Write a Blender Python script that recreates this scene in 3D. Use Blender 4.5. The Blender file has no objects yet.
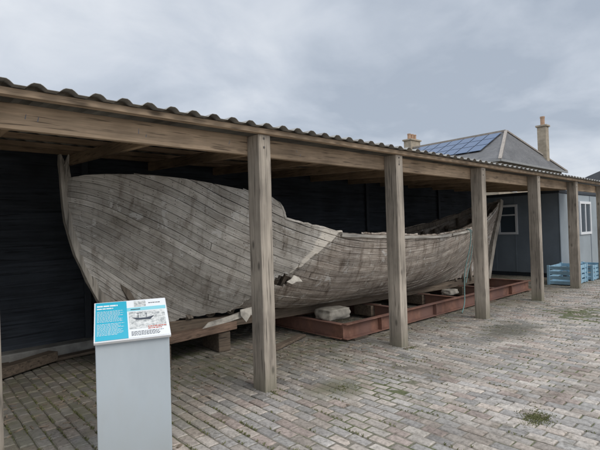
import bpy, bmesh, math, random
from mathutils import Vector, Matrix, noise
random.seed(7)
S = bpy.context.scene
# ------------------------------------------------------------------ helpers
def link(o, parent=None):
    S.collection.objects.link(o)
    if parent: o.parent = parent
    return o
def empty(name):
    e = bpy.data.objects.new(name, None); e.empty_display_size = .2
    return link(e)
def mesh_obj(name, verts, faces, mat=None, parent=None, smooth=False, bevel=0, solid=0):
    m = bpy.data.meshes.new(name); m.from_pydata([tuple(v) for v in verts], [], faces); m.update()
    if mat: m.materials.append(mat)
    if smooth: m.polygons.foreach_set('use_smooth', [True]*len(m.polygons))
    o = link(bpy.data.objects.new(name, m), parent)
    if solid:
        md = o.modifiers.new('sol', 'SOLIDIFY'); md.thickness = solid; md.offset = 0
    if bevel:
        md = o.modifiers.new('bev', 'BEVEL'); md.width = bevel; md.segments = 2; md.limit_method = 'ANGLE'
    return o
BOXF = [(0,3,2,1),(4,5,6,7),(0,1,5,4),(1,2,6,5),(2,3,7,6),(3,0,4,7)]
def boxv(x0,x1,y0,y1,z0,z1):
    return [(x0,y0,z0),(x1,y0,z0),(x1,y1,z0),(x0,y1,z0),(x0,y0,z1),(x1,y0,z1),(x1,y1,z1),(x0,y1,z1)]
def box(name, x0,x1,y0,y1,z0,z1, mat, parent=None, bevel=.004, M=None):
    v = boxv(x0,x1,y0,y1,z0,z1)
    if M is not None: v = [M @ Vector(p) for p in v]
    return mesh_obj(name, v, BOXF, mat, parent, bevel=bevel)
def boxes(name, L, mat, parent=None, bevel=.003, M=None):
    vs=[]; fs=[]
    for b in L:
        n=len(vs); p=boxv(*b)
        if M is not None: p=[M@Vector(q) for q in p]
        vs+=p; fs+=[tuple(n+i for i in f) for f in BOXF]
    return mesh_obj(name, vs, fs, mat, parent, bevel=bevel)
def interp(t, P):
    if t<=P[0][0]: return P[0][1]
    for (a,b),(c,d) in zip(P,P[1:]):
        if t<=c:
            k=(t-a)/(c-a); return b+(d-b)*k
    return P[-1][1]
def sinterp(t,P):
    if t<=P[0][0]: return P[0][1]
    if t>=P[-1][0]: return P[-1][1]
    for i in range(len(P)-1):
        if t<=P[i+1][0]:
            p0=P[max(i-1,0)][1]; p1=P[i][1]; p2=P[i+1][1]; p3=P[min(i+2,len(P)-1)][1]
            k=(t-P[i][0])/(P[i+1][0]-P[i][0])
            return .5*((2*p1)+(-p0+p2)*k+(2*p0-5*p1+4*p2-p3)*k*k+(-p0+3*p1-3*p2+p3)*k**3)
class NT:
    def __init__(s, name):
        s.m = bpy.data.materials.new(name); s.m.use_nodes=True
        s.t = s.m.node_tree; s.b = s.t.nodes['Principled BSDF']
    def n(s, typ, **kw):
        nd = s.t.nodes.new(typ)
        for k,v in kw.items(): setattr(nd,k,v)
        return nd
    def l(s,a,b): s.t.links.new(a,b)
    def inp(s,nd,i,v):
        if hasattr(v,'is_linked') or hasattr(v,'links'): s.l(v, nd.inputs[i])
        else: nd.inputs[i].default_value = v
    def math(s,op,a,b=0.0,c=None,clamp=False):
        nd=s.n('ShaderNodeMath',operation=op); nd.use_clamp=clamp
        s.inp(nd,0,a); s.inp(nd,1,b)
        if c is not None: s.inp(nd,2,c)
        return nd.outputs[0]
    def coord(s,kind='Object',scale=(1,1,1),loc=(0,0,0)):
        tc=s.n('ShaderNodeTexCoord'); mp=s.n('ShaderNodeMapping')
        mp.inputs['Scale'].default_value=scale; mp.inputs['Location'].default_value=loc
        s.l(tc.outputs[kind],mp.inputs[0]); return mp.outputs[0]
    def noise(s,vec,scale=5,detail=4,rough=.55,dist=0):
        nd=s.n('ShaderNodeTexNoise'); s.l(vec,nd.inputs['Vector'])
        nd.inputs['Scale'].default_value=scale; nd.inputs['Detail'].default_value=min(detail,5)
        nd.inputs['Roughness'].default_value=rough; nd.inputs['Distortion'].default_value=dist
        return nd.outputs['Fac']
    def ramp(s,fac,pts):
        nd=s.n('ShaderNodeValToRGB'); s.l(fac,nd.inputs[0]); e=nd.color_ramp.elements
        while len(e)<len(pts): e.new(.5)
        for el,(p,c) in zip(e,pts):
            el.position=p; el.color=(c[0],c[1],c[2],1) if hasattr(c,'__len__') else (c,c,c,1)
        return nd.outputs[0]
    def mix(s,fac,a,b,mode='MIX'):
        nd=s.n('ShaderNodeMix',data_type='RGBA',blend_type=mode)
        for i,v in ((0,fac),(6,a),(7,b)):
            if hasattr(v,'links'): s.l(v,nd.inputs[i])
            elif i==0: nd.inputs[0].default_value=v
            else: nd.inputs[i].default_value=(v[0],v[1],v[2],1)
        return nd.outputs[2]
    def bump(s,h,strength=.4,dist=.01):
        nd=s.n('ShaderNodeBump'); nd.inputs['Strength'].default_value=strength
        nd.inputs['Distance'].default_value=dist; s.l(h,nd.inputs['Height'])
        s.l(nd.outputs[0],s.b.inputs['Normal'])
    def col(s,c,rough=.8,metal=0):
        if hasattr(c,'links'): s.l(c,s.b.inputs['Base Color'])
        else: s.b.inputs['Base Color'].default_value=(c[0],c[1],c[2],1)
        s.b.inputs['Roughness'].default_value=rough; s.b.inputs['Metallic'].default_value=metal
        return s.m
def mul(c,k): return tuple(x*k for x in c)
def wood(name, c, axis='X', var=.45, green=None, fine=30, knots=False):
    w=NT(name); sc={'X':(.05,1,1),'Y':(1,.05,1),'Z':(1,1,.05)}[axis]
    v=w.coord('Object',sc)
    g=w.noise(v,fine,5,.65,.6); g2=w.noise(w.coord('Object'),1.7,4)
    c1=w.ramp(g,[(.3,mul(c,1-var)),(.52,c),(.7,mul(c,1+var*.7))])
    c2=w.ramp(g2,[(.3,.62),(.7,1.2)])
    c3=w.mix(1,c1,c2,'MULTIPLY')
    crack=w.ramp(w.noise(v,fine*1.8,2,.5),[(.33,.25),(.4,1)])
    c4=w.mix(.75,c3,crack,'MULTIPLY')
    if knots:
        vo=w.n('ShaderNodeTexVoronoi'); vo.inputs['Scale'].default_value=3.2
        sc2={'X':(.5,1.6,1.6),'Z':(1.6,1.6,.7),'Y':(1.6,.5,1.6)}[axis]
        w.l(w.coord('Object',sc2),vo.inputs['Vector'])
        c4=w.mix(w.ramp(vo.outputs['Distance'],[(.05,.8),(.13,0)]),c4,mul(c,.25))
        st=w.ramp(w.noise(w.coord('Object',sc),6,3),[(.38,.68),(.55,1)])
        c4=w.mix(.7,c4,st,'MULTIPLY')
    if green:
        sep=w.n('ShaderNodeSeparateXYZ'); w.l(w.coord('Object'),sep.inputs[0])
        k=w.math('ADD',w.math('MULTIPLY',sep.outputs[2],-2.2,),w.math('ADD',w.math('MULTIPLY',g2,1.3),.0),clamp=True)
        c4=w.mix(w.math('MULTIPLY',k,.8),c4,green)
    w.bump(g,.5,.01)
    return w.col(c4,.88)
def plain(name,c,rough=.7,var=.15,scale=6,metal=0,bump=.1):
    w=NT(name); g=w.noise(w.coord('Object'),scale,5,.6)
    c1=w.ramp(g,[(.3,mul(c,1-var)),(.7,mul(c,1+var))])
    if bump: w.bump(w.noise(w.coord('Object'),scale*12,3),bump,.004)
    return w.col(c1,rough,metal)

# ------------------------------------------------------------------ materials
M_post = wood('post_wood',(.42,.365,.30),'Z',.35,(.14,.14,.085),knots=True)
M_beam = wood('beam_wood',(.54,.40,.275),'X',.32,knots=True)
M_raft = wood('rafter_wood',(.48,.34,.215),'Y',.3)
M_purl = wood('purlin_wood',(.45,.315,.205),'X',.3)
M_black= wood('black_boards',(.055,.064,.078),'X',.5,fine=18)
M_trim = plain('dark_trim',(.035,.042,.052),.6)
M_conc = plain('concrete',(.33,.32,.295),.9,.35,5,bump=.5)
M_stone= plain('rough_stone',(.32,.295,.25),.95,.4,9,bump=.8)
M_old  = wood('old_timber',(.17,.13,.095),'X',.5)
M_white= plain('white_upvc',(.78,.79,.8),.4,.03,bump=0)
M_cabin= plain('cabin_paint',(.20,.235,.27),.5,.12,2)
M_cabinl=plain('cabin_panel',(.32,.36,.385),.5,.10,2)
M_glass= NT('window_glass'); M_glass=M_glass.col((.06,.08,.10),.08)
M_blue = plain('blue_plastic',(.30,.48,.60),.5,.2,4)
M_rope = plain('grey_green_rope',(.17,.28,.27),.9,.25,60)

w=NT('roof_sheet'); g=w.noise(w.coord('Object',(1,.3,1)),3,5,.6)
M_sheet=w.col(w.ramp(g,[(.3,(.20,.19,.18)),(.6,(.34,.33,.30)),(.75,(.38,.32,.25))]),.6,.1)
w=NT('rusty_steel'); o=w.coord('Object')
g=w.noise(o,7,5,.65); g2=w.noise(w.coord('Object',(1,1,.4)),2.2,4)
c=w.mix(w.ramp(g2,[(.4,0),(.62,1)]),w.ramp(g,[(.3,(.14,.07,.05)),(.6,(.26,.13,.09)),(.75,(.38,.23,.16))]),(.19,.105,.085))
w.bump(g,.5,.006); M_rust=w.col(c,.8)

# ---- hull wood
w=NT('weathered_hull_planks')
tc=w.n('ShaderNodeTexCoord'); uv=tc.outputs['UV']; ob=tc.outputs['Object']
mp=w.n('ShaderNodeMapping'); mp.inputs['Scale'].default_value=(1.1,22,1); w.l(uv,mp.inputs[0])
grain=w.noise(mp.outputs[0],2.5,5,.7,.4)
mp2=w.n('ShaderNodeMapping'); mp2.inputs['Scale'].default_value=(2.5,95,1); w.l(uv,mp2.inputs[0])
fineg=w.noise(mp2.outputs[0],2.0,3,.7)
patch=w.noise(ob,1.5,5,.62,.5)
mp3=w.n('ShaderNodeMapping'); mp3.inputs['Scale'].default_value=(5,1.2,1.2); mp3.inputs['Rotation'].default_value=(0,math.radians(24),0); w.l(ob,mp3.inputs[0])
streak=w.noise(mp3.outputs[0],2.4,5,.65,.3)
at=w.n('ShaderNodeAttribute'); at.attribute_name='pl'
sp=w.n('ShaderNodeSeparateColor'); w.l(at.outputs['Color'],sp.inputs[0])
rnd,pale,aft=sp.outputs[0],sp.outputs[1],sp.outputs[2]
cf=w.ramp(grain,[(.26,(.24,.22,.19)),(.42,(.44,.415,.375)),(.58,(.56,.535,.495)),(.74,(.72,.70,.66))])
ca=w.ramp(grain,[(.28,(.14,.115,.095)),(.44,(.32,.275,.235)),(.58,(.46,.41,.36)),(.70,(.72,.69,.64))])
c=w.mix(aft,cf,ca)
c=w.mix(.7,c,w.ramp(rnd,[(0,.68),(.5,.97),(1,1.2)]),'MULTIPLY')
c=w.mix(.85,c,w.ramp(patch,[(.3,(.55,.52,.48)),(.48,(.97,.96,.95)),(.7,(1.18,1.18,1.17))]),'MULTIPLY')
sfac=w.math('ADD',w.math('MULTIPLY',aft,.22),.58)
c=w.mix(sfac,c,w.ramp(streak,[(.33,(.40,.34,.29)),(.46,(1,.99,.98)),(.66,(1.2,1.2,1.2))]),'MULTIPLY')
c=w.mix(.75,c,w.ramp(fineg,[(.35,.3),(.45,1)]),'MULTIPLY')
fl=w.math('MULTIPLY',w.ramp(w.noise(ob,4.5,5,.7,.8),[(.59,0),(.64,1)]),.5)
c=w.mix(fl,c,(.72,.71,.68))
c=w.mix(w.math('MULTIPLY',pale,w.ramp(grain,[(.3,.35),(.55,.95)])),c,(.78,.72,.63))
su=w.n('ShaderNodeSeparateXYZ'); w.l(uv,su.inputs[0])
fu=w.math('SUBTRACT',w.math('FRACT',w.math('MULTIPLY',su.outputs[0],1/.23)),.5)
fv=w.math('SUBTRACT',w.math('FRACT',w.math('MULTIPLY',su.outputs[1],20/2.0)),.5)
du=w.math('MULTIPLY',fu,.23); dv=w.math('MULTIPLY',w.math('SUBTRACT',w.math('ABSOLUTE',fv),.22),.1)
d=w.math('SQRT',w.math('ADD',w.math('MULTIPLY',du,du),w.math('MULTIPLY',dv,dv)))
nail=w.math('LESS_THAN',d,.006)
c=w.mix(w.math('MULTIPLY',nail,.75),c,(.06,.045,.035))
hh=w.math('ADD',grain,w.math('MULTIPLY',fineg,.5)); w.bump(hh,.6,.012)
M_hull=w.col(c,.92)
M_stem=wood('stem_wood',(.38,.345,.295),'Z',.5)
M_rib=wood('rib_wood',(.2,.165,.13),'Z',.5)

# ---- pavers
w=NT('paver_brick'); at=w.n('ShaderNodeAttribute'); at.attribute_name='pc'
o=w.coord('Object')
n1=w.noise(o,28,5,.7); n2=w.noise(o,.9,4,.6,.4); n3=w.noise(o,3.5,5,.65)
c=w.mix(.95,at.outputs['Color'],w.ramp(n1,[(.3,.55),(.5,1),(.72,1.35)]),'MULTIPLY')
c=w.mix(1,c,w.ramp(n2,[(.3,(.68,.67,.65)),(.52,(1,1,1)),(.72,(1.14,1.12,1.09))]),'MULTIPLY')
c=w.mix(.7,c,w.ramp(n3,[(.32,(.6,.585,.53)),(.46,(1,1,1))]),'MULTIPLY')
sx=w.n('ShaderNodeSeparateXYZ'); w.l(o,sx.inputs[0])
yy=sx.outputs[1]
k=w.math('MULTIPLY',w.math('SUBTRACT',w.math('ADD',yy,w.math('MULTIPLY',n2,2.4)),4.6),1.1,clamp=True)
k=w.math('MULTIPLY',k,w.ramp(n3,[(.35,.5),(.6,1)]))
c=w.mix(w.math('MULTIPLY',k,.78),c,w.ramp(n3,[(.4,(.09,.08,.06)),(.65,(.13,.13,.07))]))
def spot(cx,cy,r,thr=.0):
    dx=w.math('SUBTRACT',sx.outputs[0],cx); dy=w.math('SUBTRACT',yy,cy)
    d=w.math('SQRT',w.math('ADD',w.math('MULTIPLY',w.math('MULTIPLY',dx,dx),.45),w.math('MULTIPLY',dy,dy)))
    d=w.math('SUBTRACT',d,w.math('MULTIPLY',w.math('SUBTRACT',n3,.5),r*1.5))
    return w.math('SUBTRACT',1.0,w.math('DIVIDE',d,r),clamp=True)
st=w.math('MULTIPLY',spot(6.9,3.0,.55),1.6,clamp=True)
c=w.mix(w.math('MULTIPLY',st,.85),c,(.11,.105,.08))
st=w.math('MULTIPLY',spot(3.3,3.2,.35),1.2,clamp=True)
c=w.mix(w.math('MULTIPLY',st,.8),c,(.15,.145,.09))
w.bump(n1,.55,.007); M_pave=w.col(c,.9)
w=NT('joint_sand'); o=w.coord('Object')
n1=w.noise(o,1.3,4,.6,.5); n2=w.noise(o,40,3)
c=w.mix(w.ramp(n1,[(.42,0),(.57,.85)]),w.ramp(n2,[(.3,(.13,.115,.095)),(.7,(.28,.25,.205))]),w.ramp(n2,[(.3,(.06,.075,.03)),(.7,(.15,.165,.07))]))
M_sand=w.col(c,1)
M_ground=plain('ground_tarmac',(.12,.115,.105),.95,.25,1.5,bump=.4)

# ------------------------------------------------------------------ ground and paving
mesh_obj('ground',[(-400,-400,-.02),(600,-400,-.02),(600,600,-.02),(-400,600,-.02)],[(0,1,2,3)],M_ground)
pav=empty('brick_paving')
X0,X1,Y0,Y1=-4.0,26.0,-2.5,7.0
mesh_obj('sand_bed',[(X0,Y0,-.008),(X1,Y0,-.008),(X1,Y1,-.008),(X0,Y1,-.008)],[(0,1,2,3)],M_sand,pav)
vs=[];fs=[];cols=[]
bw,bl,gap,bv=.104,.208,.0055,.008
pal=[(.455,.405,.355),(.42,.38,.34),(.48,.435,.385),(.39,.34,.295),(.43,.40,.37),(.36,.34,.315),(.46,.395,.34),(.39,.32,.28),(.32,.30,.28)]
rx=int((X1-X0)/bw)
R=random.Random(3)
for i in range(rx):
    x0=X0+i*bw; x1=x0+bw; off=(i%2)*bl/2+R.uniform(-.012,.012)
    y=Y0-off
    while y<Y1:
        y0,y1=y+gap,y+bl-gap+R.uniform(-.002,.001); y+=bl
        xa,xb=x0+gap+R.uniform(-.002,.002),x1-gap+R.uniform(-.002,.002)
        cx,cy=(xa+xb)/2,(y0+y1)/2
        h=.014*noise.noise(Vector((cx*.6,cy*.6,0)))+R.gauss(0,.0018)
        tx,ty=R.gauss(0,.014),R.gauss(0,.010)
        sk=R.gauss(0,.0012)
        n=len(vs)
        def z(px,py): return h+(px-cx)*tx+(py-cy)*ty
        cj=[R.uniform(0,.004) for _ in range(4)]
        for q,(px,py) in enumerate(((xa+bv+cj[0],y0+bv),(xb-bv-cj[1],y0+bv),(xb-bv,y1-bv-cj[2]),(xa+bv,y1-bv-cj[3]))): vs.append((px+(sk if q>1 else -sk),py,z(px,py)))
        for q,(px,py) in enumerate(((xa,y0),(xb,y0),(xb,y1),(xa,y1))): vs.append((px+(sk if q>1 else -sk),py,z(px,py)-bv*.9))
        for px,py in((xa,y0),(xb,y0),(xb,y1),(xa,y1)): vs.append((px,py,-.0185))
        fs.append((n,n+1,n+2,n+3))
        for a in range(4):
            b=(a+1)%4
            fs.append((n+4+a,n+4+b,n+b,n+a)); fs.append((n+8+a,n+8+b,n+4+b,n+4+a))
        c=R.choice(pal); k=R.uniform(.8,1.12)
        cols.append((c[0]*k,c[1]*k,c[2]*k,1))
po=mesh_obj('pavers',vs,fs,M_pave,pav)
ca=po.data.color_attributes.new('pc','FLOAT_COLOR','POINT')
flat=[]
for c in cols: flat+=list(c)*12
ca.data.foreach_set('color',flat)

# weeds
M_weed=NT('weed_leaf'); gg=M_weed.noise(M_weed.coord('Object'),20,3); M_weed=M_weed.col(M_weed.ramp(gg,[(.3,(.11,.12,.045)),(.7,(.26,.26,.12))]),.8)
def weeds(name,spots,hm=.03):
    vs=[];fs=[]
    for cx,cy,r,cnt in spots:
        for _ in range(cnt):
            a=R.uniform(0,6.28); d=r*abs(R.gauss(0,.5))
            x=cx+math.cos(a)*d*1.4; y=cy+math.sin(a)*d
            b=R.uniform(0,6.28); ln=R.uniform(.4,1.2)*hm; wd=ln*.22
            dx,dy=math.cos(b),math.sin(b); n=len(vs)
            vs+=[(x-dy*wd,y+dx*wd,-.004),(x+dy*wd,y-dx*wd,-.004),(x+dx*ln*.6+dy*wd*.6,y+dy*ln*.6-dx*wd*.6,ln*.7),(x+dx*ln,y+dy*ln,ln*.75),(x+dx*ln*.6-dy*wd*.6,y+dy*ln*.6+dx*wd*.6,ln*.7)]
            fs.append((n,n+1,n+2,n+3,n+4))
    return mesh_obj(name,vs,fs,M_weed)
sp=[(3.9,1.5,.13,1600),(2.78,3.55,.10,160),(5.05,3.5,.1,120),(7.4,3.5,.1,120),(3.35,3.15,.2,160)]
for _ in range(420):
    i=R.randint(0,int(14/bw)); x=X0+int(4/bw)*bw+i*bw
    y=R.uniform(2.0,4.8) if R.random()<.85 else R.uniform(1.0,2.2)
    for q in range(R.randint(1,4)): sp.append((x,y+q*.05,.010,6))
for _ in range(260):
    i=R.randint(0,int(2.2/bw)); y=R.uniform(2.4,5.8)
    for q in range(R.randint(1,5)): sp.append((X0+int(4/bw)*bw+i*bw,y+q*.05,.014,9))
weeds('joint_weeds',sp,.015)
M_deb=plain('wood_chips',(.25,.2,.15),.95,.5,9,bump=0)
vs=[];fs=[]
for _ in range(700):
    x=R.uniform(.5,12); y=R.choice([R.gauss(4.6,.5),R.uniform(4.1,6.6)])
    a=R.uniform(0,3.14); l=R.uniform(.01,.05); wd=R.uniform(.003,.010); dx,dy=math.cos(a),math.sin(a); z0=.004; n=len(vs)
    for u_,v_,zz in((-l,-wd,0),(l,-wd,0),(l*.8,wd,0),(-l,wd,0),(-l,-wd,.006),(l,-wd,.006),(l*.8,wd,.008),(-l,wd,.006)):
        vs.append((x+u_*dx-v_*dy,y+u_*dy+v_*dx,z0+zz))
    fs+=[tuple(n+i for i in f) for f in BOXF]
mesh_obj('wood_debris',vs,fs,M_deb)

# ------------------------------------------------------------------ shed
shed=empty('open_fronted_boat_shed')
SX0,SX1=-3.2,14.75
PY=3.69; PX=[-1.93,.445,2.77,5.05,7.45,9.88,12.22,14.55]
def slabz(y): return 2.635+(y-3.48)*.055
for i,x in enumerate(PX):
    vsx=[]; a,b=.075,.10; lean=R.uniform(-.008,.008) if i!=1 else -.012; nz=10; fsx=[]
    for k in range(nz+1):
        z=-.02+k*(2.6/nz); jx=lean*k/nz*2+R.uniform(-.0015,.0015); jy=R.uniform(-.0015,.0015)
        for sx_,sy_ in((-a,-b),(a,-b),(a,b),(-a,b)): vsx.append((x+sx_+jx,PY+sy_+jy,z))
    for k in range(nz):
        for q in range(4):
            r=(q+1)%4; fsx.append((k*4+q,k*4+r,k*4+4+r,k*4+4+q))
    fsx.append((3,2,1,0)); fsx.append(tuple(nz*4+q for q in range(4)))
    mesh_obj('post_%d'%(i+1),vsx,fsx,M_post,shed,bevel=.008)
for i in range(len(PX)-1):
    xa=PX[i]+.003; xb=PX[i+1]-.003
    if i==0: xa=SX0
    if i==len(PX)-2: xb=SX1-.1
    dz=R.uniform(-.006,.006)
    box('front_beam_%d'%(i+1),xa,xb,PY+.103,PY+.165,2.395+dz,2.585+dz,M_beam,shed,.005)
box('eaves_batten',SX0,SX1-.02,PY-.135,PY-.06,2.583,2.633,M_beam,shed,.004)
M_bolt=plain('bolt_steel',(.12,.11,.10),.6,.2)
L=[]
for x in PX: 
    for zz in(2.45,2.54): L.append((x-.010,x+.010,PY-.107,PY-.0995,zz-.010,zz+.010))
boxes('coach_bolts',L,M_bolt,shed,.003)
prof=[(0,0),(.075,0),(.10,.022),(.118,.032),(.157,.032),(.175,.022)]
xs=[];x=SX0
while x<SX1:
    for a,h in prof: xs.append((x+a,h))
    x+=.2
vs=[];fs=[]
ys=[3.475,4.4,5.3,6.2,7.2]
for j,y in enumerate(ys):
    for q,(xx,h) in enumerate(xs):
        jj=.012*noise.noise(Vector((int((xx-SX0)/1.0)*3.3,0,0)))
        vs.append((xx,y+((R.uniform(-.002,.002)+jj) if j==0 else 0),slabz(y)+h))
n=len(xs)
for j in range(len(ys)-1):
    for i in range(n-1): fs.append((j*n+i,j*n+i+1,(j+1)*n+i+1,(j+1)*n+i))
mesh_obj('corrugated_roof_sheet',vs,fs,M_sheet,shed,solid=.003)
for i,y in enumerate([4.35,5.0,5.65,6.3,6.85]):
    zt=slabz(y)-.003
    box('purlin_%d'%(i+1),SX0,SX1-.05,y-.035,y+.035,zt-.055,zt,M_purl,shed,.003)
x=SX0+.3; k=0
while x<SX1-.2:
    def P(y,d): return slabz(y)-.062-d
    v=[(x-.03,3.86,P(3.86,.13)),(x+.03,3.86,P(3.86,.13)),(x+.03,6.97,P(6.97,.13)),(x-.03,6.97,P(6.97,.13)),
       (x-.03,3.86,P(3.86,0)),(x+.03,3.86,P(3.86,0)),(x+.03,6.97,P(6.97,0)),(x-.03,6.97,P(6.97,0))]
    mesh_obj('rafter_%d'%(k+1),v,BOXF,M_raft,shed,bevel=.003); k+=1; x+=1.19
# lapped boards: each board stands proud at its lower edge with a dark gap beneath
vs=[];fs=[]
z=.15;ph=.165
segs=[SX0,-.5,2.05,14.12]
while z<2.8:
    for a,b in zip(segs,segs[1:]):
        m=len(vs); j=R.uniform(-.004,.004)
        nsub=max(2,int((b-a)/1.0))
        for q in range(nsub+1):
            xx=a+.004+(b-a-.008)*q/nsub; jj=j+R.uniform(-.002,.002)
            vs+=[(xx,6.955+jj,z),(xx,6.993,z+ph+.004),(xx,7.0,z+.004)]
        for q in range(nsub):
            s=m+q*3; fs+=[(s,s+3,s+4,s+1),(s+2,s+5,s+3,s)]
    z+=ph
mesh_obj('back_wall_boards',vs,fs,M_black,shed)
box('back_wall_core',SX0,14.12,7.002,7.08,0,2.82,M_trim,shed,0)
for i,xx in enumerate([-.5,2.05,5.2,8.4,11.6]):
    box('wall_cover_strip_%d'%i,xx-.045,xx+.045,6.905,6.948,.15,2.70,M_trim,shed,.004)
box('concrete_plinth',SX0,14.12,6.72,6.999,-.018,.15,M_conc,shed,.012)
box('left_end_wall',SX0-.05,SX0-.002,3.85,7.08,0,2.6,M_black,shed,0)
M_bm=plain('blue_marker_paint',(.24,.26,.31),.8,.3,40,bump=0)
vs=[];fs=[]
for cx in (.74,.80,1.58,1.63,2.5,3.4,3.46,5.6):
    a=R.uniform(1.0,2.1); l=R.uniform(.012,.026); px=cx+R.uniform(-.02,.02); pz=R.uniform(2.46,2.51); wd=.0035
    dx,dz=math.cos(a),math.sin(a); n=len(vs)
    for u_,v_ in((-l,-wd),(l,-wd*.6),(l,wd*.6),(-l,wd)): vs.append((px+u_*dx-v_*dz,PY+.1015,pz+u_*dz+v_*dx))
    fs.append((n,n+1,n+2,n+3))
mesh_obj('beam_paint_marks',vs,fs,M_bm,shed)

# ------------------------------------------------------------------ boat
boat=empty('derelict_wooden_boat')
CY=5.3
keelz=[(0,.80),(.03,.66),(.08,.52),(.16,.45),(.3,.41),(.5,.37),(.8,.31),(1,.30)]
sheerz=[(1.3,2.26),(1.8,2.28),(2.4,2.24),(3.0,2.14),(3.64,2.02),(4.7,1.90),(6,1.80),(7.2,1.76),(8.5,1.80),(10.2,2.0),(11.9,2.32)]
topz=[(1.3,2.22),(1.6,2.28),(2.1,2.27),(2.5,2.23),(3.0,2.15),(3.35,2.08),(3.5,2.03),(3.6,1.96),(3.66,1.86),(3.69,1.75),(4.1,1.66),(4.7,1.55),(6,1.48),(7.2,1.45),(8.5,1.53),(9.5,1.68),(10.2,1.84),(11.0,2.04),(11.9,2.22)]
def stemx(v): return sinterp(v,[(0,1.78),(.12,1.62),(.3,1.50),(.55,1.43),(.8,1.40),(1,1.42)])
def sternx(v): return sinterp(v,[(0,10.95),(.3,11.15),(.6,11.5),(.8,11.75),(1,11.85)])
def hull(s,v,side=-1,out=0):
    xa=stemx(v); xb=sternx(v); x=xa+(xb-xa)*s
    fw=min(1,s/.36); aw=min(1,(1-s)/.45)
    e=1.15-.65*v
    fore=math.sin(fw*math.pi/2)**(e if e>.5 else .5)
    aftf=math.sin(aw*math.pi/2)**(1.5-.65*v)
    full=min(fore,1)*aftf
    mid=min(1,fw*1.1)*min(1,aw*1.05)
    p=1.25+1.1*mid
    yb=1.0*(1-(1-v)**p)*full*(.98)
    q=.72+.85*mid
    zk=sinterp(s,keelz); zs=sinterp(x,sheerz)
    z=zk+(zs-zk)*v**q
    return x,yb,z
def hpt(s,v,side,out=0.0):
    x,y,z=hull(s,v)
    if out:
        e=.004
        a=Vector(hull(min(s+e,1),v)); b=Vector(hull(max(s-e,0),v)); c=Vector(hull(s,min(v+e,1))); d=Vector(hull(s,max(v-e,0)))
        n=(a-b).cross(c-d)
        if n.length>1e-9:
            n.normalize()
            if n.y<0: n=-n
            x+=n.x*out;y+=n.y*out;z+=n.z*out
    return Vector((x,CY+side*y,z))
NS=300; SUB=2; DW=1/20.
SHIFT=[(0,0),(.06,.12),(.14,.27),(.25,.40),(.38,.46),(.55,.42),(.75,.27),(.9,.11),(1,0)]
NK=30
def brk(z): return 3.66+(z-.84)*1.35
def lowv(x,side):
    return max(0,interp(x,[(1.5,0),(2.4,.0),(2.9,.07),(3.6,.13),(4.2,.10),(5.5,.05),(7.5,.04),(9,.08),(11,.02)])+.03*noise.noise(Vector((x*3,side*2,5)))+.014*noise.noise(Vector((x*17,side*2,5))))
for side,nm in((-1,'near_side_planking'),(1,'far_side_planking')):
    vs=[];fs=[];uvs=[];cols=[]
    for k in range(NK):
        butts=[]
        if R.random()<.75: butts=[R.randint(40,260)]
        if R.random()<.3: butts.append(R.randint(40,260))
        cuts=sorted(set([0]+butts+[NS]))
        for a,b in zip(cuts,cuts[1:]):
            rnd=R.random(); outj=R.uniform(-.005,.005); g0=R.uniform(.02,.05); tw=R.uniform(-.003,.003)
            base=len(vs); W_=[]; LW=[]
            for i in range(a,b+1):
                s=i/NS
                if i==a and a>0: s+=.0004
                if i==b and b<NS: s-=.0004
                sh=sinterp(s,SHIFT)
                lv=lowv(hull(s,.05)[0],side)
                for j in range(SUB+1):
                    wv=(k+g0+(1-2*g0)*j/SUB)*DW
                    v=wv-sh; W_.append(v); LW.append(lv); vc=min(1.0,max(lv,v))
                    warp=.006*noise.noise(Vector((s*25,k*3.1,side)))
                    x,y,z=hull(s,vc)
                    db=brk(z)+.05*noise.noise(Vector((z*6,3,1)))+.02*noise.noise(Vector((z*25,3,1)))-x
                    o=outj+tw*(j-1)+warp+(.045 if db>0 else 0)
                    p=hpt(s,vc,side,o)
                    wdt=.04+.07*noise.noise(Vector((z*7,1.3,0)))+ max(0,(z-1.12))*.75
                    pl=1.0 if (-.02<db<wdt and side<0) else 0
                    vs.append(p); uvs.append((x+k*.37,wv*2.0))
                    af=min(1,max(0,(x-brk(z))*3+.1))
                    cols.append((rnd,pl,af,1))
            nj=SUB+1
            for i in range(b-a):
                for j in range(SUB):
                    li=[i*nj+j,(i+1)*nj+j,(i+1)*nj+j+1,i*nj+j+1]
                    vv_=[W_[q] for q in li]
                    if all(W_[q]<=LW[q]+.001 for q in li) or min(vv_)>=.999: continue
                    ids=[base+q for q in li]
                    c=sum((vs[q] for q in ids),Vector())/4
                    Ts=[]
                    for q in ids:
                        xx=vs[q].x
                        T=interp(xx,topz)+.016*noise.noise(Vector((xx*4,side,0)))+.010*noise.noise(Vector((xx*13,side,4)))
                        if side>0: T-= .06*max(0,noise.noise(Vector((xx*1.5,8,0))))
                        Ts.append(T)
                    if all(vs[q].z>T for q,T in zip(ids,Ts)): continue
                    for q,T in zip(ids,Ts):
                        if vs[q].z>T: vs[q].z=T
                    if side<0:
                        hx=(c.x-3.84)/.15; hz=(c.z-.93)/.08
                        if hx*hx+hz*hz+.6*noise.noise(c*9)<1: continue
                    fs.append(tuple(ids) if side<0 else tuple(reversed(ids)))
    m=bpy.data.meshes.new(nm); m.from_pydata([tuple(v) for v in vs],[],fs); m.update()
    m.materials.append(M_hull)
    ul=m.uv_layers.new(name='UVMap')
    for lp in m.loops: ul.data[lp.index].uv=uvs[lp.vertex_index]
    ca=m.color_attributes.new('pl','FLOAT_COLOR','POINT')
    ca.data.foreach_set('color',[q for c in cols for q in c])
    o=link(bpy.data.objects.new(nm,m),boat)
    md=o.modifiers.new('s','SOLIDIFY'); md.thickness=.024; md.offset=-1
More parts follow.
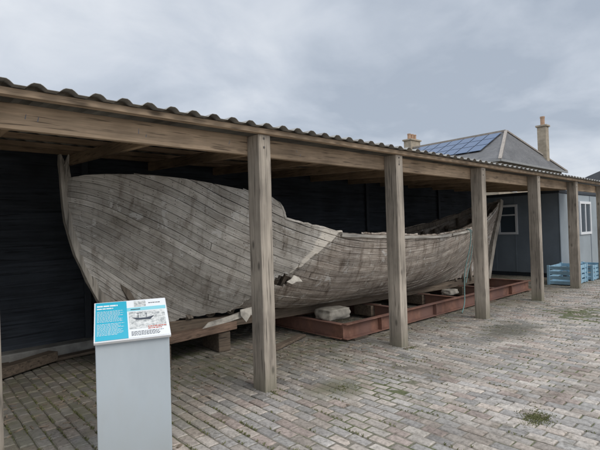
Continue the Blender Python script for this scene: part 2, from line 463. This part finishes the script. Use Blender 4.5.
vs=[];fs=[]
for side in(-1,1):
    s=.035
    while s<.97:
        ext=R.uniform(-.12,-.03)
        ring=[]
        for j in range(15):
            v=j/14*.99
            p=hpt(s,v,side,-.045); q=hpt(s,v,side,-.115)
            T=interp(p.x,topz)+ext
            if p.z>T: break
            ring.append((p,q))
        if len(ring)>2:
            b=len(vs)
            for p,q in ring:
                for dx in(-.035,.035):
                    vs.append(p+Vector((dx,0,0))); vs.append(q+Vector((dx,0,0)))
            for j in range(len(ring)-1):
                a=b+j*4; c=a+4
                fs+=[(a,a+2,c+2,c),(a+1,c+1,c+3,a+3),(a,c,c+1,a+1),(a+2,a+3,c+3,c+2)]
            e=b+(len(ring)-1)*4; fs.append((e,e+2,e+3,e+1))
        s+=.036
mesh_obj('frames',vs,fs,M_rib,boat)
def tube_box(name,pts,w_,h_,mat,parent,jit=0):
    vs=[];fs=[]
    for i,p in enumerate(pts):
        p=Vector(p); t=(Vector(pts[min(i+1,len(pts)-1)])-Vector(pts[max(i-1,0)])).normalized()
        sd=t.cross(Vector((0,0,1)))
        if sd.length<.2: sd=t.cross(Vector((1,0,0)))
        sd.normalize()
        if abs(sd.y)>.7 and sd.y<0: sd=-sd
        u=sd.cross(t).normalized()
        ww=w_[i] if hasattr(w_,'__len__') else w_
        hh=h_[i] if hasattr(h_,'__len__') else h_
        for a,b in((-1,-1),(1,-1),(1,1),(-1,1)): vs.append(p+sd*(a*ww/2+R.uniform(-jit,jit))+u*(b*hh/2+R.uniform(-jit,jit)))
    for i in range(len(pts)-1):
        for q in range(4):
            r=(q+1)%4; fs.append((i*4+q,i*4+r,i*4+4+r,i*4+4+q))
    fs.append((3,2,1,0)); e=(len(pts)-1)*4; fs.append((e,e+1,e+2,e+3))
    return mesh_obj(name,vs,fs,mat,parent,bevel=.006)
def railpts(s0,s1,n,dz,side,out):
    pts=[]
    for i in range(n):
        s=s0+(s1-s0)*i/(n-1)
        lo,hi=.2,1
        for _ in range(18):
            md_=(lo+hi)/2; q=hull(s,md_)
            if q[2]>interp(q[0],topz)-dz: hi=md_
            else: lo=md_
        pts.append(hpt(s,lo,side,out))
    return pts
for side in(-1,1):
    tube_box('gunwale_stringer_%s'%('a' if side<0 else 'b'),railpts(.26,.94,60,.07,side,-.14),.045,.09,M_rib,boat)
st=[]
zz=[2.50,2.40,2.28,2.12,1.95,1.78,1.6,1.42,1.25,1.12,1.0,.9,.8,.70,.62]
sxp=[(.62,1.90),(.70,1.82),(.8,1.755),(.9,1.70),(1.0,1.65),(1.12,1.595),(1.25,1.54),(1.42,1.475),(1.6,1.42),(1.78,1.385),(1.95,1.365),(2.12,1.355),(2.28,1.345),(2.4,1.325),(2.5,1.31)]
for z in zz: st.append((sinterp(z,sxp)+.012,CY,z))
tube_box('stem_post',st,[.04,.07,.09]+[.10]*12,[.03,.07,.085]+[.09]*12,M_stem,boat,.006)
tube_box('stem_splinter',[(1.39,CY-.03,2.20),(1.37,CY-.05,2.38),(1.40,CY-.04,2.50)],[.05,.04,.012],[.07,.05,.015],M_stem,boat)
kp=[(1.86,CY,.64),(2.1,CY,.53),(2.5,CY,.45),(3.2,CY,.40),(4.5,CY,.37),(6.5,CY,.34),(9,CY,.30),(11.0,CY,.285)]
tube_box('keel',kp,.12,.15,M_old,boat)
sp_=[(11.02,CY,.26),(11.2,CY,.7),(11.42,CY,1.2),(11.68,CY,1.7),(11.84,CY,2.05),(11.90,CY,2.25)]
tube_box('stern_post',sp_,.11,.15,M_stem,boat,.005)
M_pale=wood('pale_rail_wood',(.52,.49,.44),'X',.5)
tube_box('rubbing_rail_a',railpts(.315,.60,30,.035,-1,.022),.03,.045,M_pale,boat,.004)
tube_box('rubbing_rail_b',railpts(.605,.935,34,.04,-1,.022),.03,.04,M_pale,boat,.004)
for i,s in enumerate([.36,.47,.58,.7,.82,.9]):
    x,y,z=hull(s,.72); zz=interp(x,topz)-.22
    yy_=y-.12
    box('thwart_%d'%(i+1),x-.07,x+.07,CY-yy_,CY+yy_,zz,zz+.04,M_rib,boat,.004)
M_flap=plain('flaked_board',(.42,.39,.34),.9,.4,12,bump=.5)
def shard(name,pts,mat,th=.012):
    return mesh_obj(name,pts,[tuple(range(len(pts)))],mat,boat,solid=th)
shard('broken_board_1',[(2.62,4.66,.50),(2.95,4.63,.53),(3.30,4.60,.585),(3.42,4.62,.67),(3.20,4.6,.65),(2.95,4.62,.60),(2.70,4.66,.56)],M_flap)
shard('broken_board_2',[(3.10,4.58,.59),(3.17,4.57,.50),(3.24,4.57,.58),(3.34,4.57,.54),(3.36,4.58,.68),(3.1,4.59,.66)],M_flap)
M_lt=plain('pale_splintered_board',(.60,.56,.49),.9,.3,14,bump=.5)
shard('broken_board_3',[(3.64,4.335,.965),(3.72,4.33,.925),(3.80,4.33,.95),(3.90,4.33,.94),(3.84,4.33,1.0),(3.76,4.335,1.035),(3.72,4.34,.99)],M_lt)

# ------------------------------------------------------------------ cradle
cr=empty('steel_cradle')
def channel_x(name,x0,x1,y,h,z0,face):
    t=.012; d=.09*face
    lst=[(x0,x1,min(y+d-t*face,y+d),max(y+d-t*face,y+d),z0+t,z0+h-t),
         (x0,x1,min(y,y+d),max(y,y+d),z0,z0+t-.0005),(x0,x1,min(y,y+d),max(y,y+d),z0+h-t+.0005,z0+h)]
    x=x0+.8
    while x<x1-.2:
        lst.append((x,x+.010,min(y+.01*face,y+d-t*face),max(y+.01*face,y+d-t*face),z0+t,z0+h-t)); x+=1.55
    boxes(name,lst,M_rust,cr,.002)
channel_x('near_rail',4.72,11.25,4.33,.22,.03,1)
channel_x('far_rail',4.72,11.25,6.30,.22,.03,-1)
for i,x in enumerate([4.72,6.3,7.9,9.5,11.15]):
    boxes('cross_member_%d'%(i+1),[(x,x+.012,4.425,6.205,.045,.235),(x-.04,x+.05,4.425,6.205,.2355,.247),(x-.04,x+.05,4.425,6.205,.032,.044)],M_rust,cr,.002)
for i,x in enumerate([4.85,7.0,9.0,11.0]):
    box('packer_%d'%i,x,x+.3,4.3,4.5,-.015,.028,M_old,cr,.004)
for i,x in enumerate([6.35,7.95,9.55]):
    box('keel_block_%d'%i,x-.15,x+.15,CY-.2,CY+.2,.05,.235,M_old,cr,.008)

def rock(name,c,dim,seed,mat,amp=.12):
    bm=bmesh.new(); bmesh.ops.create_cube(bm,size=1); bmesh.ops.subdivide_edges(bm,edges=bm.edges[:],cuts=9,use_grid_fill=True)
    for v in bm.verts:
        p=v.co.copy()
        v.co=p.lerp(p.normalized()*.56,.30)
        n=noise.noise(p*1.9+Vector((seed,0,0)))*amp+noise.noise(p*5+Vector((seed,0,0)))*amp*.22
        v.co+=p.normalized()*n
        v.co=Vector((v.co.x*dim[0]+c[0],v.co.y*dim[1]+c[1],v.co.z*dim[2]+c[2]))
    m=bpy.data.meshes.new(name); bm.to_mesh(m); bm.free(); m.materials.append(mat)
    m.polygons.foreach_set('use_smooth',[True]*len(m.polygons))
    return link(bpy.data.objects.new(name,m))
rock('stone_block',(4.98,4.86,.32),(.48,.36,.16),2,M_stone)
rock('stone_block',(8.15,4.7,.295),(.32,.22,.10),9,M_stone)
def rotbox(name,c,dim,rz,mat,parent=None,ry=0,bevel=.01):
    M=Matrix.Translation(c)@Matrix.Rotation(rz,4,'Z')@Matrix.Rotation(ry,4,'Y')
    return box(name,-dim[0]/2,dim[0]/2,-dim[1]/2,dim[1]/2,-dim[2]/2,dim[2]/2,mat,parent,bevel,M)
M_red=wood('reddish_timber',(.24,.16,.115),'X',.5)
rotbox('timber_baulk',(2.72,5.25,.33),(1.5,.2,.11),.10,M_red)
rotbox('timber_baulk',(2.35,5.45,.13),(.18,.6,.26),.1,M_old)
rotbox('timber_baulk',(3.3,5.5,.13),(.18,.5,.26),-.06,M_old)
rotbox('timber_baulk',(1.05,6.25,.09),(1.0,.16,.12),.5,M_old)
rotbox('timber_baulk',(.55,6.5,.055),(.9,.2,.10),-.15,M_old)
rotbox('timber_plank',(1.7,6.55,.03),(1.3,.15,.04),.1,M_old)
rotbox('timber_plank',(4.1,4.9,.03),(.9,.12,.04),.35,M_old)

def curve(name,pts,r,mat,parent=None):
    c=bpy.data.curves.new(name,'CURVE'); c.dimensions='3D'; c.bevel_depth=r; c.bevel_resolution=2
    sp=c.splines.new('NURBS'); sp.points.add(len(pts)-1); sp.order_u=3; sp.use_endpoint_u=True
    for p,q in zip(sp.points,pts): p.co=(*q,1)
    c.materials.append(mat); return link(bpy.data.objects.new(name,c),parent)
rp=empty('mooring_rope')
curve('hanging_strand',[(8.45,4.75,1.5),(8.38,4.38,1.56),(8.35,4.30,1.45),(8.3,4.33,1.1),(8.12,4.36,.7),(8.0,4.30,.32),(7.8,4.2,.12),(7.6,4.15,.02)],.010,M_rope,rp)
curve('second_strand',[(8.5,4.75,1.5),(8.44,4.38,1.57),(8.42,4.29,1.4),(8.38,4.34,1.0),(8.3,4.36,.75),(8.1,4.32,.5)],.008,M_rope,rp)

# ------------------------------------------------------------------ information sign
sg=empty('information_sign')
Ms=Matrix.Translation((1.18,3.03,0))@Matrix.Rotation(math.radians(-19),4,'Z')
w=NT('pedestal_paint'); o=w.coord('Object'); g=w.noise(w.coord('Object',(1,1,.3)),5,5,.6); sz=w.n('ShaderNodeSeparateXYZ'); w.l(o,sz.inputs[0])
dirt=w.math('MULTIPLY',w.math('SUBTRACT',w.math('ADD',g,.05),w.math('MULTIPLY',sz.outputs[2],1.1)),1.2,clamp=True)
c=w.ramp(g,[(.3,(.44,.495,.53)),(.7,(.50,.555,.59))]); c=w.mix(w.math('MULTIPLY',dirt,.6),c,(.25,.25,.22))
M_ped=w.col(c,.45)
hw=.235
pv=[(-hw,0,-.01),(hw,0,-.01),(hw,.26,-.01),(-hw,.26,-.01),(-hw,0,.90),(hw,0,.90),(hw,.26,1.07),(-hw,.26,1.07)]
mesh_obj('pedestal',[Ms@Vector(p) for p in pv],BOXF,M_ped,sg,bevel=.006)
ang=math.atan2(.21,.32)
Mp=Ms@Matrix.Translation((0,-.025,.895))@Matrix.Rotation(ang,4,'X')
ph_=.39; pw=.243
box('panel_tray',-pw,pw,0,ph_,0,.022,M_white,sg,.003,Mp)
def flats(name,L,lvl,mat):
    z=.0225+lvl*.0012; vs=[];fs=[]
    for x0,x1,y0,y1 in L:
        n=len(vs); vs+=[Mp@Vector(p) for p in((x0,y0,z),(x1,y0,z),(x1,y1,z),(x0,y1,z))]; fs.append((n,n+1,n+2,n+3))
    return mesh_obj(name,vs,fs,mat,sg)
def flat(name,x0,x1,y0,y1,lvl,mat): return flats(name,[(x0,x1,y0,y1)],lvl,mat)
M_turq=NT('turquoise_print').col((.03,.42,.57),.3)
M_teal=NT('pale_teal_print').col((.25,.62,.70),.3)
M_pw=NT('print_white').col((.8,.82,.82),.35)
M_pr=NT('print_red').col((.6,.16,.12),.4)
M_pk=NT('print_dark').col((.05,.06,.08),.4)
w=NT('printed_photo'); g=w.noise(w.coord('Object'),38,5,.7,.6)
M_ph=w.col(w.ramp(g,[(.35,(.25,.27,.27)),(.5,(.58,.59,.57)),(.65,(.78,.78,.75))]),.35)
flat('print_ground',-pw+.008,pw-.008,.008,ph_-.008,1,M_pw)
flat('blue_column',-pw+.009,-.03,.009,ph_-.009,2,M_turq)
flat('blue_band',-.03,pw-.009,.27,.305,2,M_teal)
flat('boat_photo',-.02,pw-.02,.09,.26,2,M_ph)
flat('crest_photo',.02,.10,.312,.372,2,M_ph)
L=[]
y=.285
def words(L,x0,x1,y,h,a=.006,b=.02):
    x=x0
    while x<x1:
        wl=R.uniform(a,b); L.append((x,min(x+wl,x1),y,y+h)); x+=wl+.004
words(L,-.225,-.09,.335,.015,.02,.045); words(L,-.225,-.12,.31,.011,.015,.035)
while y>.05:
    if abs(y-.17)>.008: words(L,-.225,-.05-R.uniform(0,.05),y,.0035)
    y-=.0115
flats('white_text',L,3,M_pw)
L=[]; words(L,.10,.22,.095,.009); words(L,.10,.19,.078,.008)
flats('red_text',L,3,M_pr)
L=[]; y=.06
while y>.02:
    words(L,-.01,.2-R.uniform(0,.06),y,.004); y-=.011
L+=[(-.005,.06,.28,.288)]; words(L,.12,.2,.34,.007)
flats('dark_text',L,3,M_pk)
zz=.0225+4*.0012
hv=[Mp@Vector(p) for p in((.0,.20,zz),(.03,.175,zz),(.12,.17,zz),(.15,.205,zz),(.10,.19,zz),(.05,.19,zz))]
mesh_obj('boat_drawing',hv,[(0,1,2,3,4,5)],M_pk,sg)
flats('masts',[(.04,.043,.19,.245),(.095,.098,.19,.24),(.03,.07,.24,.243)],4,M_pk)

# ------------------------------------------------------------------ cabin
cb=empty('portable_cabin')
cx0,cx1,cy0,cy1,ch=14.2,21.5,4.65,10.5,2.52
box('cabin_body',cx0,cx1,cy0,cy1,.12,ch-.06,M_cabin,cb,.01)
box('cabin_base',cx0+.05,cx1-.05,cy0+.05,cy1-.05,-.015,.12,M_trim,cb,0)
box('roof_edge',cx0-.04,cx1+.04,cy0-.04,cy1+.04,ch-.06,ch+.03,M_trim,cb,.01)
box('front_panel',cx0+.05,cx1-.05,cy0-.012,cy0-.001,.14,ch-.08,M_cabinl,cb,0)
L=[(cx0-.012,cx0+.05,cy0-.02,cy0-.001,.12,ch-.06)]
x=cx0+1.2
while x<cx1: L.append((x,x+.035,cy0-.024,cy0-.0125,.14,ch-.08)); x+=1.22 if x<15 else 1.6
boxes('front_battens',L,M_cabin,cb,.002)
L=[]
y=cy0+.6
while y<7: L.append((cx0-.010,cx0-.001,y,y+.03,.13,ch-.07)); y+=.62
boxes('side_battens',L,M_cabin,cb,.001)
def window_side(y0,y1,z0,z1):
    f=.07;x=cx0
    boxes('side_window_frame',[(x-.045,x-.0125,y0,y1,z0,z0+f),(x-.045,x-.0125,y0,y1,z1-f,z1),(x-.044,x-.0125,y0,y0+f,z0+f,z1-f),(x-.044,x-.0125,y1-f,y1,z0+f,z1-f),(x-.040,x-.0125,y0+f,y1-f,(z0+z1)/2+.12,(z0+z1)/2+.16)],M_white,cb,.003)
    box('side_window_glass',x-.024,x-.0115,y0+f,y1-f,z0+f,z1-f,M_glass,cb,0)
window_side(5.80,6.40,1.28,2.20)
def window_front(x0,x1,z0,z1):
    f=.08;y=cy0-.012
    boxes('front_window_frame',[(x0,x1,y-.045,y-.001,z0,z0+f),(x0,x1,y-.045,y-.001,z1-f,z1),(x0,x0+f,y-.044,y-.001,z0+f,z1-f),(x1-f,x1,y-.044,y-.001,z0+f,z1-f),((x0+x1)/2-.03,(x0+x1)/2+.03,y-.04,y-.001,z0+f,z1-f)],M_white,cb,.003)
    box('front_window_glass',x0+f,x1-f,y-.02,y-.0005,z0+f,z1-f,M_glass,cb,0)
window_front(15.9,17.0,1.2,2.25)
db=empty('dark_roofed_outbuilding')
M_dk=plain('dark_roofing',(.12,.125,.135),.7,.2,3); M_gw=plain('render_wall',(.28,.27,.26),.9,.1,3)
box('walls',23.2,33,2.4,6.9,-.015,3.35,M_gw,db,0)
mesh_obj('roof',[(22.9,2.2,3.3),(33.3,2.2,3.3),(33.3,7.1,3.3),(22.9,7.1,3.3),(22.9,4.6,4.25),(33.3,4.6,4.25)],[(0,1,5,4),(2,3,4,5),(0,4,3),(1,2,5),(0,3,2,1)],M_dk,db)

def crate(name,c,w_,d_,h_,rz):
    M=Matrix.Translation(c)@Matrix.Rotation(rz,4,'Z'); L=[]
    for sx_ in(-1,1):
        for sy_ in(-1,1): L.append((sx_*w_/2-.03,sx_*w_/2+.03,sy_*d_/2-.03,sy_*d_/2+.03,0,h_))
    nsl=4; st=h_/nsl
    for k in range(nsl):
        z0=k*st+.02; z1=z0+st*.66
        for sy_ in(-1,1): L.append((-w_/2+.031,w_/2-.031,sy_*d_/2-.012,sy_*d_/2+.012,z0,z1))
        for sx_ in(-1,1): L.append((sx_*w_/2-.012,sx_*w_/2+.012,-d_/2+.031,d_/2-.031,z0,z1))
    L.append((-w_/2+.03,w_/2-.03,-d_/2+.03,d_/2-.03,.02,.035))
    for k in(-.33,0,.33): L.append((k*w_-.04,k*w_+.04,-d_/2-.02,-d_/2-.013,.01,h_-.01))
    return boxes(name,L,M_blue,None,.003,M)
crate('blue_slatted_crate',(13.15,4.15,0),1.1,.6,.50,.05)
crate('blue_slatted_crate',(14.6,4.1,0),1.1,.6,.42,-.05)

# ------------------------------------------------------------------ house
hs=empty('stone_house')
w=NT('sandstone_wall'); bt=w.n('ShaderNodeTexBrick'); 
tcc=w.n('ShaderNodeTexCoord'); cmb=w.n('ShaderNodeCombineXYZ'); sx2=w.n('ShaderNodeSeparateXYZ'); w.l(tcc.outputs['Object'],sx2.inputs[0])
w.l(w.math('ADD',sx2.outputs[0],sx2.outputs[1]),cmb.inputs[0]); w.l(sx2.outputs[2],cmb.inputs[1])
w.l(cmb.outputs[0],bt.inputs['Vector']); bt.inputs['Scale'].default_value=2.2
bt.inputs['Color1'].default_value=(.46,.38,.28,1); bt.inputs['Color2'].default_value=(.38,.31,.22,1); bt.inputs['Mortar'].default_value=(.38,.34,.28,1)
bt.inputs['Mortar Size'].default_value=.03
M_sand2=w.col(w.mix(.8,bt.outputs[0],w.ramp(w.noise(w.coord('Object'),2,5),[(.3,.7),(.7,1.2)]),'MULTIPLY'),.9)
w=NT('slate_roof'); bt=w.n('ShaderNodeTexBrick'); cmb=w.n('ShaderNodeCombineXYZ'); sx2=w.n('ShaderNodeSeparateXYZ'); tcc=w.n('ShaderNodeTexCoord'); w.l(tcc.outputs['Object'],sx2.inputs[0])
w.l(w.math('ADD',sx2.outputs[0],sx2.outputs[1]),cmb.inputs[0]); w.l(w.math('MULTIPLY',sx2.outputs[2],2.0),cmb.inputs[1]); w.l(cmb.outputs[0],bt.inputs['Vector'])
bt.inputs['Scale'].default_value=3; bt.inputs['Color1'].default_value=(.12,.12,.125,1); bt.inputs['Color2'].default_value=(.18,.175,.17,1); bt.inputs['Mortar'].default_value=(.08,.08,.08,1); bt.inputs['Mortar Size'].default_value=.02
M_slate=w.col(w.mix(.8,bt.outputs[0],w.ramp(w.noise(w.coord('Object'),.8,5),[(.3,.7),(.7,1.25)]),'MULTIPLY'),.75)
hx0,hx1,hy0,hy1,he,hr=30.5,43.5,13.5,25,6.0,9.15
box('walls',hx0+.3,hx1-.3,hy0+.3,hy1-.3,-.015,he,M_sand2,hs,0)
xm=(hx0+hx1)/2
mesh_obj('hipped_roof',[(hx0,hy0,he),(hx1,hy0,he),(hx1,hy1,he),(hx0,hy1,he),(xm,hy0+2.3,hr),(xm,hy1,hr)],[(0,1,4),(1,2,5,4),(3,0,4,5),(2,3,5),(3,2,1,0)],M_slate,hs)
M_lead=plain('ridge_tiles',(.34,.30,.26),.8,.2,4)
tube_box('ridge',[(xm,hy0+2.3,hr+.04),(xm,hy1,hr+.04)],.3,.16,M_lead,hs)
tube_box('hip_a',[(hx0,hy0,he+.04),(xm,hy0+2.3,hr+.04)],.22,.12,M_lead,hs)
tube_box('hip_b',[(hx1,hy0,he+.04),(xm,hy0+2.3,hr+.04)],.22,.12,M_lead,hs)
M_gut=plain('gutter',(.3,.3,.29),.6)
tube_box('gutter_a',[(hx0-.06,hy0,he-.05),(hx0-.06,hy1,he-.05)],.12,.14,M_gut,hs)
tube_box('gutter_b',[(hx0,hy0-.06,he-.05),(hx1,hy0-.06,he-.05)],.12,.14,M_gut,hs)
M_sol=NT('solar_panel').col((.05,.10,.20),.2); M_fr=NT('panel_frame').col((.09,.12,.18),.4)
sl=Vector((xm-hx0,0,hr-he)); slen=sl.length; su_=sl.normalized(); nrm=Vector((-su_.z,0,su_.x))
L1=[];F1=[];L2=[];F2=[]
for c in range(7):
    for r in range(3):
        y0=15.9+c*1.1; y1=y0+1.06; a=slen*.36+r*1.42-.1; b=a+1.38
        for LL,FF,o_,g_ in((L2,F2,.10,0),(L1,F1,.125,.03)):
            n=len(LL)
            for (yy_,tt) in((y0+g_,a+g_),(y1-g_,a+g_),(y1-g_,b-g_),(y0+g_,b-g_)):
                LL.append(Vector((hx0,yy_,he))+su_*tt+nrm*o_)
            FF.append((n,n+3,n+2,n+1))
mesh_obj('solar_frames',L2,F2,M_fr,hs); mesh_obj('solar_cells',L1,F1,M_sol,hs)
def cyl(name,c,r,h,mat,parent,r2=None):
    r2=r2 or r; n=14; vs=[];fs=[]
    for k,(rr,z) in enumerate(((r,0),(r*1.0,h*.8),(r2*1.12,h*.82),(r2*1.12,h))):
        for i in range(n): a=i*2*math.pi/n; vs.append((c[0]+rr*math.cos(a),c[1]+rr*math.sin(a),c[2]+z))
    for k in range(3):
        for i in range(n): j=(i+1)%n; fs.append((k*n+i,k*n+j,k*n+n+j,k*n+n+i))
    fs.append(tuple(3*n+i for i in range(n)))
    return mesh_obj(name,vs,fs,mat,parent)
M_pot=plain('clay_pot',(.45,.29,.19),.8,.2,5)
box('chimney_a',40.75,41.4,14.1,14.8,5,9.75,M_sand2,hs,.02); box('chimney_a_cap',40.65,41.5,14.0,14.9,9.75,9.9,M_sand2,hs,.02)
cyl('pot_a',(41.07,14.45,9.9),.17,.75,M_pot,hs)
box('chimney_b',36.6,38.2,24.6,25.4,6,9.9,M_sand2,hs,.02); box('chimney_b_cap',36.5,38.3,24.5,25.5,9.9,10.05,M_sand2,hs,.02)
for i,x in enumerate((36.95,37.4,37.85)): cyl('pot_b%d'%i,(x,25,10.05),.16,.55,M_pot,hs)
for i,x in enumerate((33.2,37,40.8)):
    for z in(1.0,3.9):
        box('window_frame',x-.55,x+.55,hy0+.26,hy0+.298,z,z+1.5,M_white,hs,.01); box('window_pane',x-.47,x+.47,hy0+.24,hy0+.259,z+.08,z+1.42,M_glass,hs,0)
for i,y in enumerate((16,19,22)):
    for z in(1.0,3.9):
        box('window_frame',hx0+.26,hx0+.298,y-.55,y+.55,z,z+1.5,M_white,hs,.01); box('window_pane',hx0+.24,hx0+.259,y-.47,y+.47,z+.08,z+1.42,M_glass,hs,0)

# ------------------------------------------------------------------ world
W=bpy.data.worlds.new('World'); S.world=W; W.use_nodes=True
t=W.node_tree; N=t.nodes; bg=N['Background']
def nn(typ,**k):
    q=N.new(typ)
    for a,b in k.items(): setattr(q,a,b)
    return q
sky=nn('ShaderNodeTexSky'); sky.sky_type='NISHITA'; sky.sun_disc=False
tc=nn('ShaderNodeTexCoord'); sep=nn('ShaderNodeSeparateXYZ'); t.links.new(tc.outputs['Generated'],sep.inputs[0])
def mt(op,a,b=0.,clamp=False):
    q=nn('ShaderNodeMath',operation=op); q.use_clamp=clamp
    for i,v in enumerate((a,b)):
        if hasattr(v,'links'): t.links.new(v,q.inputs[i])
        else: q.inputs[i].default_value=v
    return q.outputs[0]
zc=mt('MAXIMUM',sep.outputs[2],0.0); den=mt('ADD',zc,.25)
cv=nn('ShaderNodeCombineXYZ'); t.links.new(mt('DIVIDE',sep.outputs[0],den),cv.inputs[0]); t.links.new(mt('DIVIDE',sep.outputs[1],den),cv.inputs[1]); cv.inputs[2].default_value=3.3
def cn(sc,de,di,off=0):
    ns=nn('ShaderNodeTexNoise'); t.links.new(cv.outputs[0],ns.inputs['Vector']); ns.inputs['Scale'].default_value=sc; ns.inputs['Detail'].default_value=de; ns.inputs['Roughness'].default_value=.52; ns.inputs['Distortion'].default_value=di
    return ns.outputs['Fac']
nz_=mt('ADD',mt('MULTIPLY',cn(1.25,6,.5),.8),mt('MULTIPLY',cn(3.4,5,.7),.2))
bank=mt('MULTIPLY',mt('SUBTRACT',sep.outputs[0],.50),-.13)
rp_=nn('ShaderNodeValToRGB'); t.links.new(mt('ADD',nz_,bank),rp_.inputs[0]); e=rp_.color_ramp.elements
e[0].position=.36; e[0].color=(.43,.49,.58,1); e[1].position=.64; e[1].color=(.79,.83,.89,1); q=e.new(.5); q.color=(.60,.655,.74,1)
br=mt('ADD',1.0,mt('MULTIPLY',mt('MULTIPLY',mt('SUBTRACT',sep.outputs[2],.5),2.0,True),1.4))
br=mt('MULTIPLY',br,10.0)
vm=nn('ShaderNodeVectorMath',operation='SCALE'); t.links.new(rp_.outputs[0],vm.inputs[0]); t.links.new(br,vm.inputs['Scale'])
mx=nn('ShaderNodeMix',data_type='RGBA'); mx.inputs[0].default_value=.93
t.links.new(sky.outputs[0],mx.inputs[6]); t.links.new(vm.outputs[0],mx.inputs[7]); t.links.new(mx.outputs[2],bg.inputs['Color'])
bg.inputs['Strength'].default_value=.1
sl_=bpy.data.lights.new('sun','SUN'); sl_.energy=1.3; sl_.angle=math.radians(30); sl_.color=(1,.94,.86)
so=link(bpy.data.objects.new('sun',sl_))
az=math.radians(-80); SL=math.radians(42); d=Vector((math.cos(az)*math.cos(SL),math.sin(az)*math.cos(SL),math.sin(SL)))
so.rotation_euler=d.to_track_quat('Z','Y').to_euler()
sky.sun_elevation=SL; sky.sun_rotation=math.atan2(d.x,d.y)

# ------------------------------------------------------------------ camera
th=math.radians(48.07)
F=Vector((math.cos(th),math.sin(th),0)); Rr=Vector((math.sin(th),-math.cos(th),0)); U=Vector((0,0,1))
pit=5.6/450
Fp=(F+U*pit).normalized(); Up=(U-F*pit).normalized()
k=.031
right=(Rr-Up*k).normalized(); up=(Up+Rr*k).normalized()
cam=bpy.data.cameras.new('camera'); co=link(bpy.data.objects.new('camera',cam))
mw=Matrix((right,up,-Fp)).transposed().to_4x4(); mw.translation=Vector((0,0,1.6)); co.matrix_world=mw
cam.sensor_width=36; cam.lens=27; cam.clip_end=2000; cam.clip_start=.05
S.camera=co
S.view_settings.view_transform='Standard'; S.view_settings.look='None'; S.view_settings.exposure=0; S.view_settings.gamma=1
